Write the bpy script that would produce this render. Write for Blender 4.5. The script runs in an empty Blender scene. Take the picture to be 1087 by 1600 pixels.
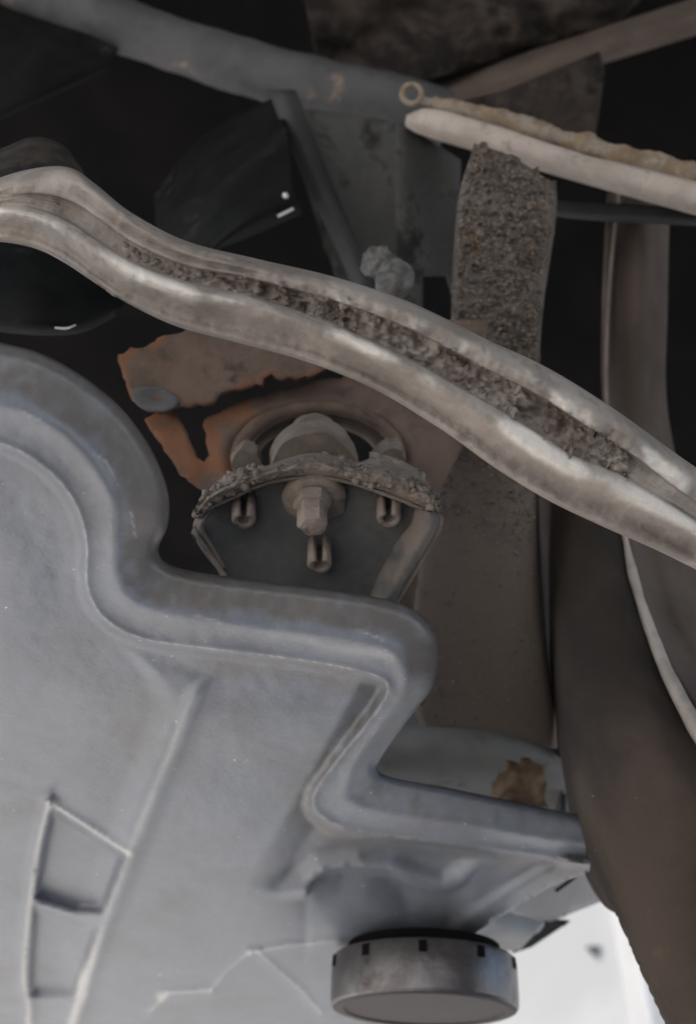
import bpy, bmesh, math, random
import numpy as np
from mathutils import Vector, noise, geometry
from mathutils.geometry import delaunay_2d_cdt

random.seed(7)
S = bpy.context.scene
COL = S.collection

# ------------------------------------------------------------------ camera, sky, sun, exposure
CAM = Vector((0.0, 0.0, 0.45))
PITCH = math.radians(45)
VFOV = math.radians(52)
F = 800 / math.tan(VFOV / 2)              # focal length in photograph pixels (1087 x 1600)
FWD = Vector((0, math.cos(PITCH), math.sin(PITCH)))
UP = Vector((0, -math.sin(PITCH), math.cos(PITCH)))
RT = Vector((1, 0, 0))
cd = bpy.data.cameras.new('camera')
cam = bpy.data.objects.new('camera', cd)
COL.objects.link(cam)
cam.location = CAM
cam.rotation_euler = (math.pi / 2 + PITCH, 0, 0)
cd.sensor_fit = 'VERTICAL'
cd.sensor_height = 24
cd.angle_y = VFOV
cd.lens = 12 / math.tan(VFOV / 2)
cd.clip_start = 0.02
cd.clip_end = 600
cd.dof.use_dof = True
cd.dof.focus_distance = 0.47
cd.dof.aperture_fstop = 5.0
S.camera = cam

SUN_EL, SUN_AZ = math.radians(57), math.radians(240)      # azimuth clockwise from +Y: behind the camera
w = bpy.data.worlds.new('World')
S.world = w
w.use_nodes = True
nt = w.node_tree
sky = nt.nodes.new('ShaderNodeTexSky')
sky.sky_type = 'NISHITA'
sky.sun_disc = False
sky.sun_elevation = SUN_EL
sky.sun_rotation = SUN_AZ
sky.dust_density = 2.0
bg = nt.nodes['Background']
bg.inputs['Strength'].default_value = 0.12
nt.links.new(sky.outputs[0], bg.inputs[0])
sl = bpy.data.lights.new('sun', 'SUN')
sl.energy = 3.2
sl.angle = math.radians(0.5)
sl.color = (1, 0.95, 0.88)
so = bpy.data.objects.new('sun', sl)
COL.objects.link(so)
sdir = Vector((math.sin(SUN_AZ) * math.cos(SUN_EL), math.cos(SUN_AZ) * math.cos(SUN_EL), math.sin(SUN_EL)))
so.rotation_euler = (-sdir).to_track_quat('-Z', 'Y').to_euler()
so.location = sdir * 20
S.view_settings.view_transform = 'Standard'
S.view_settings.look = 'None'
S.view_settings.exposure = 1.66
S.view_settings.gamma = 1
S.cycles.max_bounces = 8
S.cycles.diffuse_bounces = 5
S.cycles.sample_clamp_indirect = 6

# ------------------------------------------------------------------ helpers
def P(x, y, d):
    """the point seen at photograph pixel (x, y), d metres along the optical axis"""
    return CAM + FWD * d + RT * ((x - 543.5) * d / F) + UP * ((800 - y) * d / F)

def HD(y, h):
    """depth of the level plane h metres above the camera on image row y"""
    return h / (math.sin(PITCH) + math.cos(PITCH) * (800 - y) / F)

def fr(p, scale, octs=4):
    return noise.fractal(p * scale, 1.0, 2.1, octs, noise_basis='PERLIN_ORIGINAL')

def cr(pts, n, uni=False):
    """Catmull-Rom resample of a list of tuples to n points, by chord length"""
    a = np.array(pts, float)
    if len(a) == 2:
        t = np.linspace(0, 1, n)[:, None]
        return a[0] * (1 - t) + a[1] * t
    e = np.vstack([2 * a[0] - a[1], a, 2 * a[-1] - a[-2]])
    L = np.arange(len(a)) * 1.0 if uni else np.concatenate([[0], np.cumsum(np.linalg.norm(np.diff(a, axis=0), axis=1) + 1e-9)])
    out = []
    for q in np.linspace(0, L[-1], n):
        i = min(max(np.searchsorted(L, q, 'right') - 1, 0), len(a) - 2)
        t = (q - L[i]) / (L[i + 1] - L[i])
        p0, p1, p2, p3 = e[i], e[i + 1], e[i + 2], e[i + 3]
        out.append(0.5 * (2 * p1 + (p2 - p0) * t + (2 * p0 - 5 * p1 + 4 * p2 - p3) * t * t + (3 * p1 - p0 - 3 * p2 + p3) * t ** 3))
    return np.array(out)

def tag(o, label=None, cat=None, group=None, kind=None):
    if label: o['label'] = label
    if cat: o['category'] = cat
    if group: o['group'] = group
    if kind: o['kind'] = kind
    return o

def thing(name, label, cat, loc, group=None):
    o = bpy.data.objects.new(name, None)
    o.empty_display_size = 0.02
    o.location = loc
    COL.objects.link(o)
    return tag(o, label, cat, group)

def wloc(o):
    v = Vector(o.location)
    while o.parent:
        o = o.parent
        v += Vector(o.location)
    return v

def mk(name, verts, faces, m, parent=None, smooth=True, flip_to_cam=True, attrs=None, solid=0.0, bevel=0.0, sharp=None):
    V = np.array([tuple(v) for v in verts])
    c = V.mean(axis=0)
    me = bpy.data.meshes.new(name)
    fs = [tuple(f) for f in faces]
    if flip_to_cam and fs:
        s = 0.0
        for f in fs[::max(1, len(fs) // 400)]:
            a, b, d = V[f[0]], V[f[1]], V[f[2]]
            n = np.cross(b - a, d - a)
            s += float(np.dot(n, np.array(CAM) - a))
        if s < 0:
            fs = [f[::-1] for f in fs]
    me.from_pydata((V - c).tolist(), [], fs)
    me.validate()
    if smooth:
        me.polygons.foreach_set('use_smooth', [True] * len(me.polygons))
    if attrs:
        for k, vals in attrs.items():
            at = me.attributes.new(k, 'FLOAT', 'POINT')
            at.data.foreach_set('value', np.asarray(vals, np.float32))
    me.materials.append(m)
    o = bpy.data.objects.new(name, me)
    COL.objects.link(o)
    if parent:
        o.parent = parent
        o.location = Vector(c) - wloc(parent)
    else:
        o.location = c
    if solid:
        md = o.modifiers.new('shell', 'SOLIDIFY')
        md.thickness = solid
        md.offset = -1
        md.use_even_offset = False
    if bevel:
        md = o.modifiers.new('edge', 'BEVEL')
        md.width = bevel
        md.segments = 2
        md.limit_method = 'ANGLE'
        md.angle_limit = math.radians(40)
    if sharp is not None:
        me.set_sharp_from_angle(angle=math.radians(sharp))
    return o

def grid_faces(nu, nv, cu=False, cv=False):
    fs = []
    for j in range(nv if cv else nv - 1):
        for i in range(nu if cu else nu - 1):
            i2, j2 = (i + 1) % nu, (j + 1) % nv
            fs.append((j * nu + i, j * nu + i2, j2 * nu + i2, j2 * nu + i))
    return fs

def loft_verts(rows, nu, nv, lin=False, uni=False):
    R = [cr(r, nu) for r in rows]                     # each row (x, y, d) along the thing
    R = np.array(R)                                   # rows, nu, 3
    out = np.zeros((nv, nu, 3))
    for i in range(nu):
        out[:, i] = cr(R[:, i], nv, uni) if not lin else np.array([[np.interp(q, np.arange(len(R)), R[:, i, k]) for k in range(3)] for q in np.linspace(0, len(R) - 1, nv)])
    return out

def loft(name, rows, m, parent=None, nu=60, nv=20, solid=0.004, bump=None, attr=None, lin=False, uni=False, sharp=None):
    """a sheet through several curves of (x, y, d); bump(u, v, p) gives metres towards the camera"""
    G = loft_verts(rows, nu, nv, lin, uni)
    verts, at = [], []
    for j in range(nv):
        for i in range(nu):
            x, y, d = G[j, i]
            p = P(x, y, d)
            if bump:
                d -= bump(i / (nu - 1), j / (nv - 1), p)
                p = P(x, y, d)
            verts.append(p)
            if attr: at.append(attr(i / (nu - 1), j / (nv - 1), p))
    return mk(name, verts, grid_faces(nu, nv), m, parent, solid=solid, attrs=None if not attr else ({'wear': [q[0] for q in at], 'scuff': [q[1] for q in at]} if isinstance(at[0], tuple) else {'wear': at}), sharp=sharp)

def tube(name, path, m, parent=None, n=60, seg=16, rad=None, bump=0, bscale=60, flat=1.0, caps=True):
    """round bar along (x, y, d, radius in photograph pixels)"""
    C = cr(path, n)
    pts = [P(c[0], c[1], c[2]) for c in C]
    rr = [c[3] * c[2] / F for c in C]
    verts, faces = [], []
    for i, p in enumerate(pts):
        t = (pts[min(i + 1, n - 1)] - pts[max(i - 1, 0)]).normalized()
        a = t.cross(FWD).normalized()
        b = a.cross(t).normalized()
        for k in range(seg):
            th = 2 * math.pi * k / seg
            dv = a * math.cos(th) + b * (math.sin(th) * flat)
            q = p + dv * rr[i]
            if bump: q = q + dv * (bump * fr(q, bscale))
            verts.append(q)
    faces = grid_faces(seg, n, cu=True)
    if caps:
        for base, s in ((0, -1), ((n - 1) * seg, 1)):
            ci = len(verts)
            verts.append(pts[0] if s < 0 else pts[-1])
            for k in range(seg):
                f = (base + k, base + (k + 1) % seg, ci)
                faces.append(f if s > 0 else f[::-1])
    o = mk(name, verts, faces, m, parent, flip_to_cam=False)
    bm = bmesh.new(); bm.from_mesh(o.data); bmesh.ops.recalc_face_normals(bm, faces=bm.faces); bm.to_mesh(o.data); bm.free()
    o.data.set_sharp_from_angle(angle=math.radians(50))
    return o

def lathe(name, org, axis, prof, m, parent=None, seg=32, bump=0, bscale=80, sides=None, sharp=40):
    """prof: (distance along the axis, radius) in metres"""
    ax = Vector(axis).normalized()
    a = ax.cross(Vector((0.31, 0.2, 0.9))).normalized()
    b = ax.cross(a).normalized()
    verts = []
    for (z, r) in prof:
        for k in range(seg):
            th = 2 * math.pi * k / seg
            rr = r
            if sides: rr = r * math.cos(math.pi / sides) / math.cos((th % (2 * math.pi / sides)) - math.pi / sides)
            dv = a * math.cos(th) + b * math.sin(th)
            q = org + ax * z + dv * rr
            if bump: q = q + dv * (bump * fr(q, bscale)) + ax * (bump * .6 * fr(q + Vector((3, 1, 2)), bscale))
            verts.append(q)
    faces = grid_faces(seg, len(prof), cu=True)
    for base, r in ((0, prof[0][1]), ((len(prof) - 1) * seg, prof[-1][1])):
        if r > 1e-5: faces.append(tuple(range(base, base + seg)))
    o = mk(name, verts, faces, m, parent, flip_to_cam=False)
    bm = bmesh.new(); bm.from_mesh(o.data); bmesh.ops.remove_doubles(bm, verts=bm.verts, dist=1e-6)
    bmesh.ops.recalc_face_normals(bm, faces=bm.faces); bm.to_mesh(o.data); bm.free()
    o.data.set_sharp_from_angle(angle=math.radians(sharp))
    return o

def segdist(pts, poly, closed=True):
    """unsigned distance of (n,2) points to a polyline"""
    A = np.array(poly, float)
    B = np.roll(A, -1, axis=0) if closed else A[1:]
    if not closed: A = A[:-1]
    best = np.full(len(pts), 1e9)
    for a, b in zip(A, B):
        ab = b - a
        t = np.clip(((pts - a) @ ab) / max(ab @ ab, 1e-9), 0, 1)
        best = np.minimum(best, np.linalg.norm(pts - (a + t[:, None] * ab), axis=1))
    return best

def inside(pts, poly):
    A = np.array(poly, float)
    B = np.roll(A, -1, axis=0)
    r = np.zeros(len(pts), bool)
    for a, b in zip(A, B):
        c = (a[1] > pts[:, 1]) != (b[1] > pts[:, 1])
        with np.errstate(divide='ignore', invalid='ignore'):
            xi = (b[0] - a[0]) * (pts[:, 1] - a[1]) / (b[1] - a[1]) + a[0]
        r ^= c & (pts[:, 0] < xi)
    return r

def resample(poly, step, closed=True):
    A = np.array(poly, float)
    B = np.roll(A, -1, axis=0) if closed else A[1:]
    if not closed: A = A[:-1]
    out = []
    for a, b in zip(A, B):
        n = max(1, int(np.linalg.norm(b - a) / step))
        for k in range(n): out.append(a + (b - a) * k / n)
    if not closed: out.append(np.array(poly[-1], float))
    return np.array(out)

def smooth_curve(poly, closed=False, n=None):
    p = [tuple(q) for q in poly]
    n = n or len(p) * 10
    if closed:
        q = p[-2:] + p + p[:3]
        c = cr(q, int(n * len(q) / len(p)))
        # crop to one turn: nearest samples to p[0] at both ends
        d = np.linalg.norm(c - np.array(p[0]), axis=1)
        i0 = int(np.argmin(d[:len(c) // 2])); i1 = len(c) // 2 + int(np.argmin(d[len(c) // 2:]))
        return c[i0:i1]
    return cr(p, n)

def plate(name, outline, depth, m, parent=None, step=8, holes=(), feats=(), solid=0.003, rag=0, attr=None, smooth=True, sharp=None):
    """a sheet cut to an outline, depth(pts (n,2)) -> metres; feats are extra polylines that the mesh follows"""
    o = resample(outline, step)
    if rag:
        o = np.array([q + np.array([noise.noise(Vector((q[0] * .09, q[1] * .09, 1.3))), noise.noise(Vector((q[0] * .09, q[1] * .09, 7.7)))]) * rag for q in o])
    hs = [resample(h, step) for h in holes]
    hs = [np.array([q + np.array([noise.noise(Vector((q[0] * .12, q[1] * .12, 1.3))), noise.noise(Vector((q[0] * .12, q[1] * .12, 7.7)))]) * rag for q in h]) for h in hs]
    pts = [o] + hs
    edges, base = [], 0
    for q in pts:
        n = len(q)
        edges += [(base + i, base + (i + 1) % n) for i in range(n)]
        base += n
    fp = [np.array(f, float) for f in feats]
    lo, hi = o.min(0), o.max(0)
    gx, gy = np.meshgrid(np.arange(lo[0], hi[0], step), np.arange(lo[1], hi[1], step * .9))
    gx = gx + (np.arange(gx.shape[0]) % 2)[:, None] * step * .5
    g = np.c_[gx.ravel(), gy.ravel()]
    g = g[inside(g, o)]
    for h in hs: g = g[~inside(g, h)]
    for q in pts: g = g[segdist(g, q) > step * .55]
    for q in fp: g = g[segdist(g, q, False) > step * .6] if len(q) > 1 else g
    fpk = []
    for q in fp:
        q = q[inside(q, o)]
        for h in hs: q = q[~inside(q, h)]
        if len(q): fpk.append(q)
    allp = np.vstack(pts + fpk + [g])
    r = delaunay_2d_cdt([Vector(p) for p in allp], edges, [], 0, 1e-5)
    V = np.array([tuple(v) for v in r[0]])
    T = np.array([tuple(f) for f in r[2] if len(f) == 3])
    ce = V[T].mean(axis=1)
    ok = inside(ce, o)
    for h in hs: ok &= ~inside(ce, h)
    T = T[ok]
    D = depth(V)
    W = [P(x, y, d) for (x, y), d in zip(V, D)]
    return mk(name, W, T.tolist(), m, parent, solid=solid, smooth=smooth, attrs=(attr(V) if isinstance(attr(V[:3]), dict) else {'wear': attr(V)}) if attr else None, sharp=sharp)

ICO = None
def crumbs(name, spots, m, parent=None):
    """many small uneven lumps of grit joined into one part"""
    global ICO
    if ICO is None:
        bm = bmesh.new(); bmesh.ops.create_icosphere(bm, subdivisions=1, radius=1)
        bm.verts.index_update()
        ICO = (np.array([tuple(v.co) for v in bm.verts]), [[v.index for v in f.verts] for f in bm.faces]); bm.free()
    rg = np.random.default_rng(3)
    V, Fc = [], []
    for p, rad in spots:
        j = ICO[0] * rg.uniform(.55, 1.3, (len(ICO[0]), 1)) * rg.uniform(.7, 1.25, 3) * rad + np.array(p)
        b = len(V)
        V.extend(j.tolist())
        Fc.extend([[b + k for k in f] for f in ICO[1]])
    o = mk(name, V, Fc, m, parent, flip_to_cam=False)
    tag(o, kind='stuff')
    return o

def sst(a, b, x):
    t = np.clip((x - a) / (b - a), 0, 1)
    return t * t * (3 - 2 * t)

# ------------------------------------------------------------------ materials
def mat(name, c1, c2, scale=25, rough=.6, rough2=None, metal=0.0, spec=.4, bump=.3, bscale=350, c3=None, c3scale=60, c3lo=.55, c3hi=.7,
        speck=None, sscale=900, slo=.72, wear=None, wlo=.25, whi=.75, scuff_glint=None, grain=.10, stretch=None):
    m = bpy.data.materials.new(name)
    m.use_nodes = True
    t = m.node_tree
    N, Lk = t.nodes, t.links.new
    b = N['Principled BSDF']
    tc = N.new('ShaderNodeTexCoord')
    src = tc.outputs['Object']
    if stretch:
        mp = N.new('ShaderNodeMapping')
        mp.inputs['Scale'].default_value = stretch
        Lk(src, mp.inputs['Vector'])
        src = mp.outputs[0]
    def nz(s, det=6, ro=.6, dist=0.0):
        n = N.new('ShaderNodeTexNoise')
        n.inputs['Scale'].default_value = s
        n.inputs['Detail'].default_value = det
        n.inputs['Roughness'].default_value = ro
        n.inputs['Distortion'].default_value = dist
        Lk(src, n.inputs['Vector'])
        return n.outputs['Fac']
    def ramp(f, lo, hi):
        r = N.new('ShaderNodeMapRange')
        r.interpolation_type = 'SMOOTHSTEP'
        r.inputs['From Min'].default_value = lo
        r.inputs['From Max'].default_value = hi
        Lk(f, r.inputs['Value'])
        return r.outputs['Result']
    def mix(f, a, bb):
        x = N.new('ShaderNodeMix')
        x.data_type = 'RGBA'
        if isinstance(f, float): x.inputs['Factor'].default_value = f
        else: Lk(f, x.inputs['Factor'])
        for k, v in ((6, a), (7, bb)):
            if isinstance(v, tuple): x.inputs[k].default_value = (*v, 1)
            else: Lk(v, x.inputs[k])
        return x.outputs[2]
    big = nz(scale, 8, .62, .4)
    col = mix(ramp(big, .35, .65), c1, c2)
    if c3:
        n3 = nz(c3scale, 9, .68, .25)
        col = mix(ramp(n3, c3lo, c3hi), col, c3)
    if speck:
        col = mix(ramp(nz(sscale, 2, .5), slo, slo + .05), col, speck)
    if wear:
        at = N.new('ShaderNodeAttribute')
        at.attribute_name = 'wear'
        mm = N.new('ShaderNodeMath'); mm.operation = 'MULTIPLY_ADD'
        Lk(nz(90, 8, .7), mm.inputs[0]); mm.inputs[1].default_value = .9
        aa = N.new('ShaderNodeMath'); aa.operation = 'ADD'; aa.inputs[1].default_value = -.45
        Lk(at.outputs['Fac'], aa.inputs[0]); Lk(aa.outputs[0], mm.inputs[2])
        col = mix(ramp(mm.outputs[0], wlo, whi), col, wear)
    if scuff_glint:  # pale colour paints edge highlights, and a few real scratches
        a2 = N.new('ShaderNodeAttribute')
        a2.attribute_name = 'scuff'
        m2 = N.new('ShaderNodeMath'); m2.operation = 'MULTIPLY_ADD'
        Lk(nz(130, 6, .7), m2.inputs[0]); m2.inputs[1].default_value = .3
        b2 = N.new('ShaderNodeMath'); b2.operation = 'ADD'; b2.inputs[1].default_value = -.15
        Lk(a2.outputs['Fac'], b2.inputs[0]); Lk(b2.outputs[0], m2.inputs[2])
        col = mix(ramp(m2.outputs[0], .1, 1.0), col, scuff_glint)
    if grain:
        g = nz(1400, 3, .6)
        hv = N.new('ShaderNodeHueSaturation')
        mr = N.new('ShaderNodeMapRange')
        mr.inputs['To Min'].default_value = 1 - grain * 2
        mr.inputs['To Max'].default_value = 1 + grain * 2
        Lk(g, mr.inputs['Value']); Lk(mr.outputs[0], hv.inputs['Value']); Lk(col, hv.inputs['Color'])
        col = hv.outputs[0]
    Lk(col, b.inputs['Base Color'])
    b.inputs['Metallic'].default_value = metal
    b.inputs['Specular IOR Level'].default_value = spec
    r = N.new('ShaderNodeMapRange')
    r.inputs['From Min'].default_value = .3; r.inputs['From Max'].default_value = .7
    r.inputs['To Min'].default_value = rough; r.inputs['To Max'].default_value = rough2 if rough2 else min(1, rough + .15)
    Lk(big, r.inputs['Value']); Lk(r.outputs[0], b.inputs['Roughness'])
    if bump:
        bn = N.new('ShaderNodeBump')
        bn.inputs['Strength'].default_value = bump
        bn.inputs['Distance'].default_value = .0012
        Lk(nz(bscale, 6, .65), bn.inputs['Height'])
        Lk(bn.outputs[0], b.inputs['Normal'])
    return m

M = {}
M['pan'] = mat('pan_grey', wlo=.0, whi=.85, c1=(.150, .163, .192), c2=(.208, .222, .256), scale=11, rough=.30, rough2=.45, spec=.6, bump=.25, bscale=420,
               c3=(.135, .132, .135), c3scale=9, c3lo=.40, c3hi=.75, speck=(.55, .53, .5), sscale=300, slo=.735, wear=(.112, .102, .095), scuff_glint=(.46, .45, .44), grain=.07)
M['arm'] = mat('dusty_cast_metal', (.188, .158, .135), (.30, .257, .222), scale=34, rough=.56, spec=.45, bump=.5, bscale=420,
               c3=(.155, .125, .103), c3scale=60, wear=(.150, .118, .096), scuff_glint=(.62, .57, .51))
M['rust'] = mat('rusty_plate', (.092, .066, .053), (.145, .103, .082), scale=30, rough=.85, spec=.15, bump=.6, bscale=400,
                c3=(.065, .05, .043), c3scale=50, wear=(.185, .092, .056), speck=(.42, .27, .19), sscale=300, slo=.77)
M['grit'] = mat('gritty_undercoat', (.062, .053, .047), (.115, .10, .09), scale=60, rough=.85, spec=.25, bump=1.0, bscale=300,
                c3=(.085, .058, .042), c3scale=45, speck=(.22, .165, .118), sscale=420, slo=.60, wear=(.135, .107, .088))
M['brown'] = mat('brown_dust', (.065, .05, .042), (.10, .078, .065), scale=18, rough=.85, spec=.2, bump=.3, bscale=300, speck=(.4, .35, .28), sscale=300, slo=.80)
M['tyre'] = mat('dusty_rubber', (.029, .024, .021), (.062, .047, .038), scale=9, rough=.9, spec=.12, bump=.3, bscale=260, grain=.10, speck=(.3, .25, .2), sscale=260, slo=.76, wear=(.13, .102, .083))
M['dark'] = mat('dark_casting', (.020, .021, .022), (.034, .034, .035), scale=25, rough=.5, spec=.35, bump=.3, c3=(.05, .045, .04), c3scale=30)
M['soot'] = mat('sooty_casting', (.0040, .0040, .0040), (.008, .008, .0077), scale=25, rough=.65, spec=.14, bump=.3, c3=(.032, .028, .025), c3scale=40, c3lo=.58, c3hi=.7)  # near-black copy of the dark casting, sinks these parts into shade
M['maroon'] = mat('stained_cap_face', (.022, .015, .015), (.055, .043, .042), scale=22, rough=.5, spec=.3, bump=.3)
M['bulb'] = mat('dusty_bulb', (.05, .047, .044), (.15, .142, .135), scale=90, rough=.7, spec=.3, bump=.5)
M['sootbrown'] = mat('sooty_brown', (.022, .017, .014), (.055, .043, .035), scale=30, rough=.85, spec=.2, bump=.4, c3=(.012, .010, .009), c3scale=22, c3lo=.45, c3hi=.62)  # darker, mottled version of the brown
M['gritlump'] = mat('grit_lumps', (.085, .066, .052), (.21, .165, .125), scale=120, rough=.9, spec=.2, bump=.5)
M['armdirt'] = mat('arm_dirt', (.15, .12, .10), (.26, .22, .185), scale=90, rough=.95, spec=.1, bump=.6)
M['black'] = mat('black_underseal', (.006, .006, .006), (.009, .008, .008), scale=10, rough=.95, spec=.03, bump=.2)  # near-black colour stands in for deep shade
M['cup'] = mat('dark_grey_steel', (.075, .076, .075), (.108, .105, .100), scale=40, rough=.7, spec=.3, bump=.4, c3=(.085, .066, .055), c3scale=50, c3lo=.58, c3hi=.75, wear=(.175, .143, .12))
M['dirt'] = mat('caked_dirt', (.21, .172, .143), (.29, .24, .20), scale=60, rough=.95, spec=.1, bump=1.0, bscale=450, c3=(.13, .103, .084), c3scale=120)
M['bolt'] = mat('dusty_bolt', (.21, .165, .135), (.30, .245, .205), scale=80, rough=.75, spec=.3, bump=.5, c3=(.15, .105, .08), c3scale=120)
M['rubber'] = mat('dusty_mount_rubber', (.145, .116, .097), (.20, .165, .14), scale=50, rough=.9, spec=.15, bump=.4)
M['tubegrey'] = mat('grey_tube', (.050, .050, .053), (.078, .077, .080), scale=25, rough=.6, spec=.3, bump=.4, c3=(.20, .15, .115), c3scale=28, c3lo=.60, c3hi=.72)
M['strap'] = mat('dark_strap', (.032, .032, .033), (.048, .047, .047), scale=25, rough=.7, spec=.25, bump=.4)
M['pale'] = mat('pale_dusty_metal', (.30, .255, .22), (.40, .345, .305), scale=30, rough=.7, spec=.3, bump=.4, c3=(.2, .155, .12), c3scale=50)
M['orange'] = mat('ochre_thread', (.17, .128, .09), (.25, .18, .115), scale=90, rough=.9, spec=.15, bump=1.0, c3=(.26, .225, .19), c3scale=60, c3lo=.45, c3hi=.62)
M['panel'] = mat('grey_panel', (.052, .052, .050), (.078, .077, .073), scale=18, rough=.75, spec=.25, bump=.4, c3=(.018, .017, .016), c3scale=20, c3lo=.50, c3hi=.62)
M['beige'] = mat('pale_housing', (.21, .20, .185), (.30, .29, .27), scale=14, rough=.7, spec=.3, bump=.3, c3=(.16, .13, .11), c3scale=25)
M['mud'] = mat('brown_mud', (.125, .083, .053), (.18, .122, .08), scale=60, rough=.95, spec=.1, bump=.8)
M['alu'] = mat('grey_cast_cap', (.11, .10, .102), (.21, .198, .20), scale=25, rough=.30, rough2=.42, metal=.75, spec=.5, bump=.3, c3=(.065, .05, .05), c3scale=18, c3lo=.48, c3hi=.65)
M['galv'] = mat('galvanised', (.30, .30, .305), (.38, .38, .385), scale=15, rough=.5, spec=.4, bump=.2)
M['chip'] = mat('bare_metal', (.6, .6, .6), (.75, .75, .75), scale=15, rough=.3, metal=.5, bump=0)  # pale colour for the glints painted on the casings
M['white'] = mat('white_render', (.30, .296, .284), (.345, .34, .325), scale=2, rough=.9, spec=.2, bump=.1)
M['post'] = mat('post_paint', (.24, .24, .24), (.27, .27, .27), scale=4, rough=.8, spec=.2, bump=.1)
M['lip'] = mat('worn_lip', (.30, .262, .235), (.40, .355, .32), scale=50, rough=.6, spec=.35, bump=.4)
M['concrete'] = mat('concrete', (.40, .39, .37), (.48, .47, .45), scale=2, rough=.9, spec=.2, bump=.4, bscale=40)

# ------------------------------------------------------------------ setting
def box(name, lo, hi, m, parent=None, bevel=0):
    x0, y0, z0 = lo; x1, y1, z1 = hi
    v = [(x, y, z) for z in (z0, z1) for y in (y0, y1) for x in (x0, x1)]
    f = [(0, 2, 3, 1), (4, 5, 7, 6), (0, 1, 5, 4), (2, 6, 7, 3), (0, 4, 6, 2), (1, 3, 7, 5)]
    return mk(name, v, f, m, parent, smooth=False, flip_to_cam=False, bevel=bevel)

g = mk('ground', [(-300, -300, 0), (300, -300, 0), (300, 300, 0), (-300, 300, 0)], [(0, 1, 2, 3)], M['concrete'], smooth=False, flip_to_cam=False)
tag(g, kind='structure')
wl = box('white_wall', (-6, 4.2, 0), (9, 4.5, 6.5), M['white'])
tag(wl, 'bright white outdoor wall seen past the lower right corner of the pan', 'wall')
fl = box('vehicle_floor', (-1.0, -3.6, CAM.z + 1.00), (1.6, 1.45, CAM.z + 1.03), M['black'])  # near-black so the gaps read as shade; also blocks sky and sun
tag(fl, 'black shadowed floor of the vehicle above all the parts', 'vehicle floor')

# ------------------------------------------------------------------ pan
PH = 0.301
rim = [(-300, 455), (-150, 488), (-30, 524), (0, 535), (60, 551), (120, 582), (180, 628), (225, 683), (252, 735), (264, 780), (262, 822), (249, 852), (252, 872), (275, 886), (330, 897), (420, 910),
       (520, 922), (610, 938), (655, 958), (679, 990), (683, 1030), (676, 1072), (650, 1108), (622, 1145), (596, 1182), (590, 1200), (610, 1214), (700, 1231), (800, 1252), (950, 1283)]
inner = [(-300, 628), (-150, 655), (-30, 684), (0, 692), (45, 712), (90, 748), (122, 795), (136, 850), (136, 905), (148, 945), (175, 975), (225, 998), (300, 1010), (400, 1022), (500, 1036), (575, 1052), (604, 1066), (606, 1086),
         (580, 1125), (540, 1175), (500, 1228), (491, 1250), (498, 1270), (530, 1290), (580, 1302), (700, 1317), (800, 1330), (950, 1350)]
rimc = smooth_curve(rim, n=320)
innc = smooth_curve(inner, n=320)
tail = [(950, 1352), (860, 1385), (770, 1440), (700, 1486), (640, 1492), (620, 1530), (620, 1640), (-300, 1640)]
pan_out = list(map(tuple, rimc)) + tail
floor_poly = list(map(tuple, innc)) + tail
ridgeA = smooth_curve([(318, 1062), (296, 1110), (268, 1180), (236, 1255), (205, 1335), (182, 1395), (165, 1440), (143, 1505), (122, 1570), (100, 1650)], n=60)
ridgeL = smooth_curve([(78, 1255), (62, 1320), (50, 1400), (42, 1470), (38, 1530), (46, 1575), (40, 1650)], n=40)
boxtop = np.array([(76, 1253), (140, 1294), (203, 1335)], float)
ridgeB = [np.array(q, float) for q in ([(235, 1580), (262, 1552), (330, 1548)], [(330, 1546), (355, 1515), (390, 1487)], [(402, 1487), (440, 1522), (470, 1548), (500, 1582)], [(390, 1489), (450, 1478), (530, 1471)])]
recess = [(560, 1070), (610, 1070), (584, 1125), (540, 1185), (500, 1236), (492, 1256), (505, 1282), (560, 1305), (640, 1318), (760, 1335), (800, 1345), (750, 1352), (722, 1378), (690, 1386), (650, 1377), (612, 1361),
          (560, 1356), (505, 1364), (478, 1388), (430, 1398), (384, 1395), (412, 1335), (450, 1270), (500, 1180)]
L1 = [(557, 1066), (500, 1180), (450, 1270), (412, 1335), (384, 1395)]
L2 = [(384, 1396), (430, 1399), (478, 1390), (505, 1366), (560, 1358), (612, 1363), (650, 1379), (690, 1388), (722, 1380), (750, 1354), (800, 1346)]
wave = smooth_curve([(478, 1395), (488, 1374), (515, 1358), (560, 1355), (606, 1360), (640, 1374), (690, 1387), (722, 1380), (748, 1352), (800, 1340)], n=60)
pocket1 = [(76, 1253), (203, 1335), (165, 1432), (120, 1428), (48, 1406)]
pocket2 = [(48, 1408), (120, 1432), (165, 1440), (122, 1560), (42, 1560)]
gusset = [(186, 1000), (318, 1040), (318, 1065), (278, 1178)]

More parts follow.
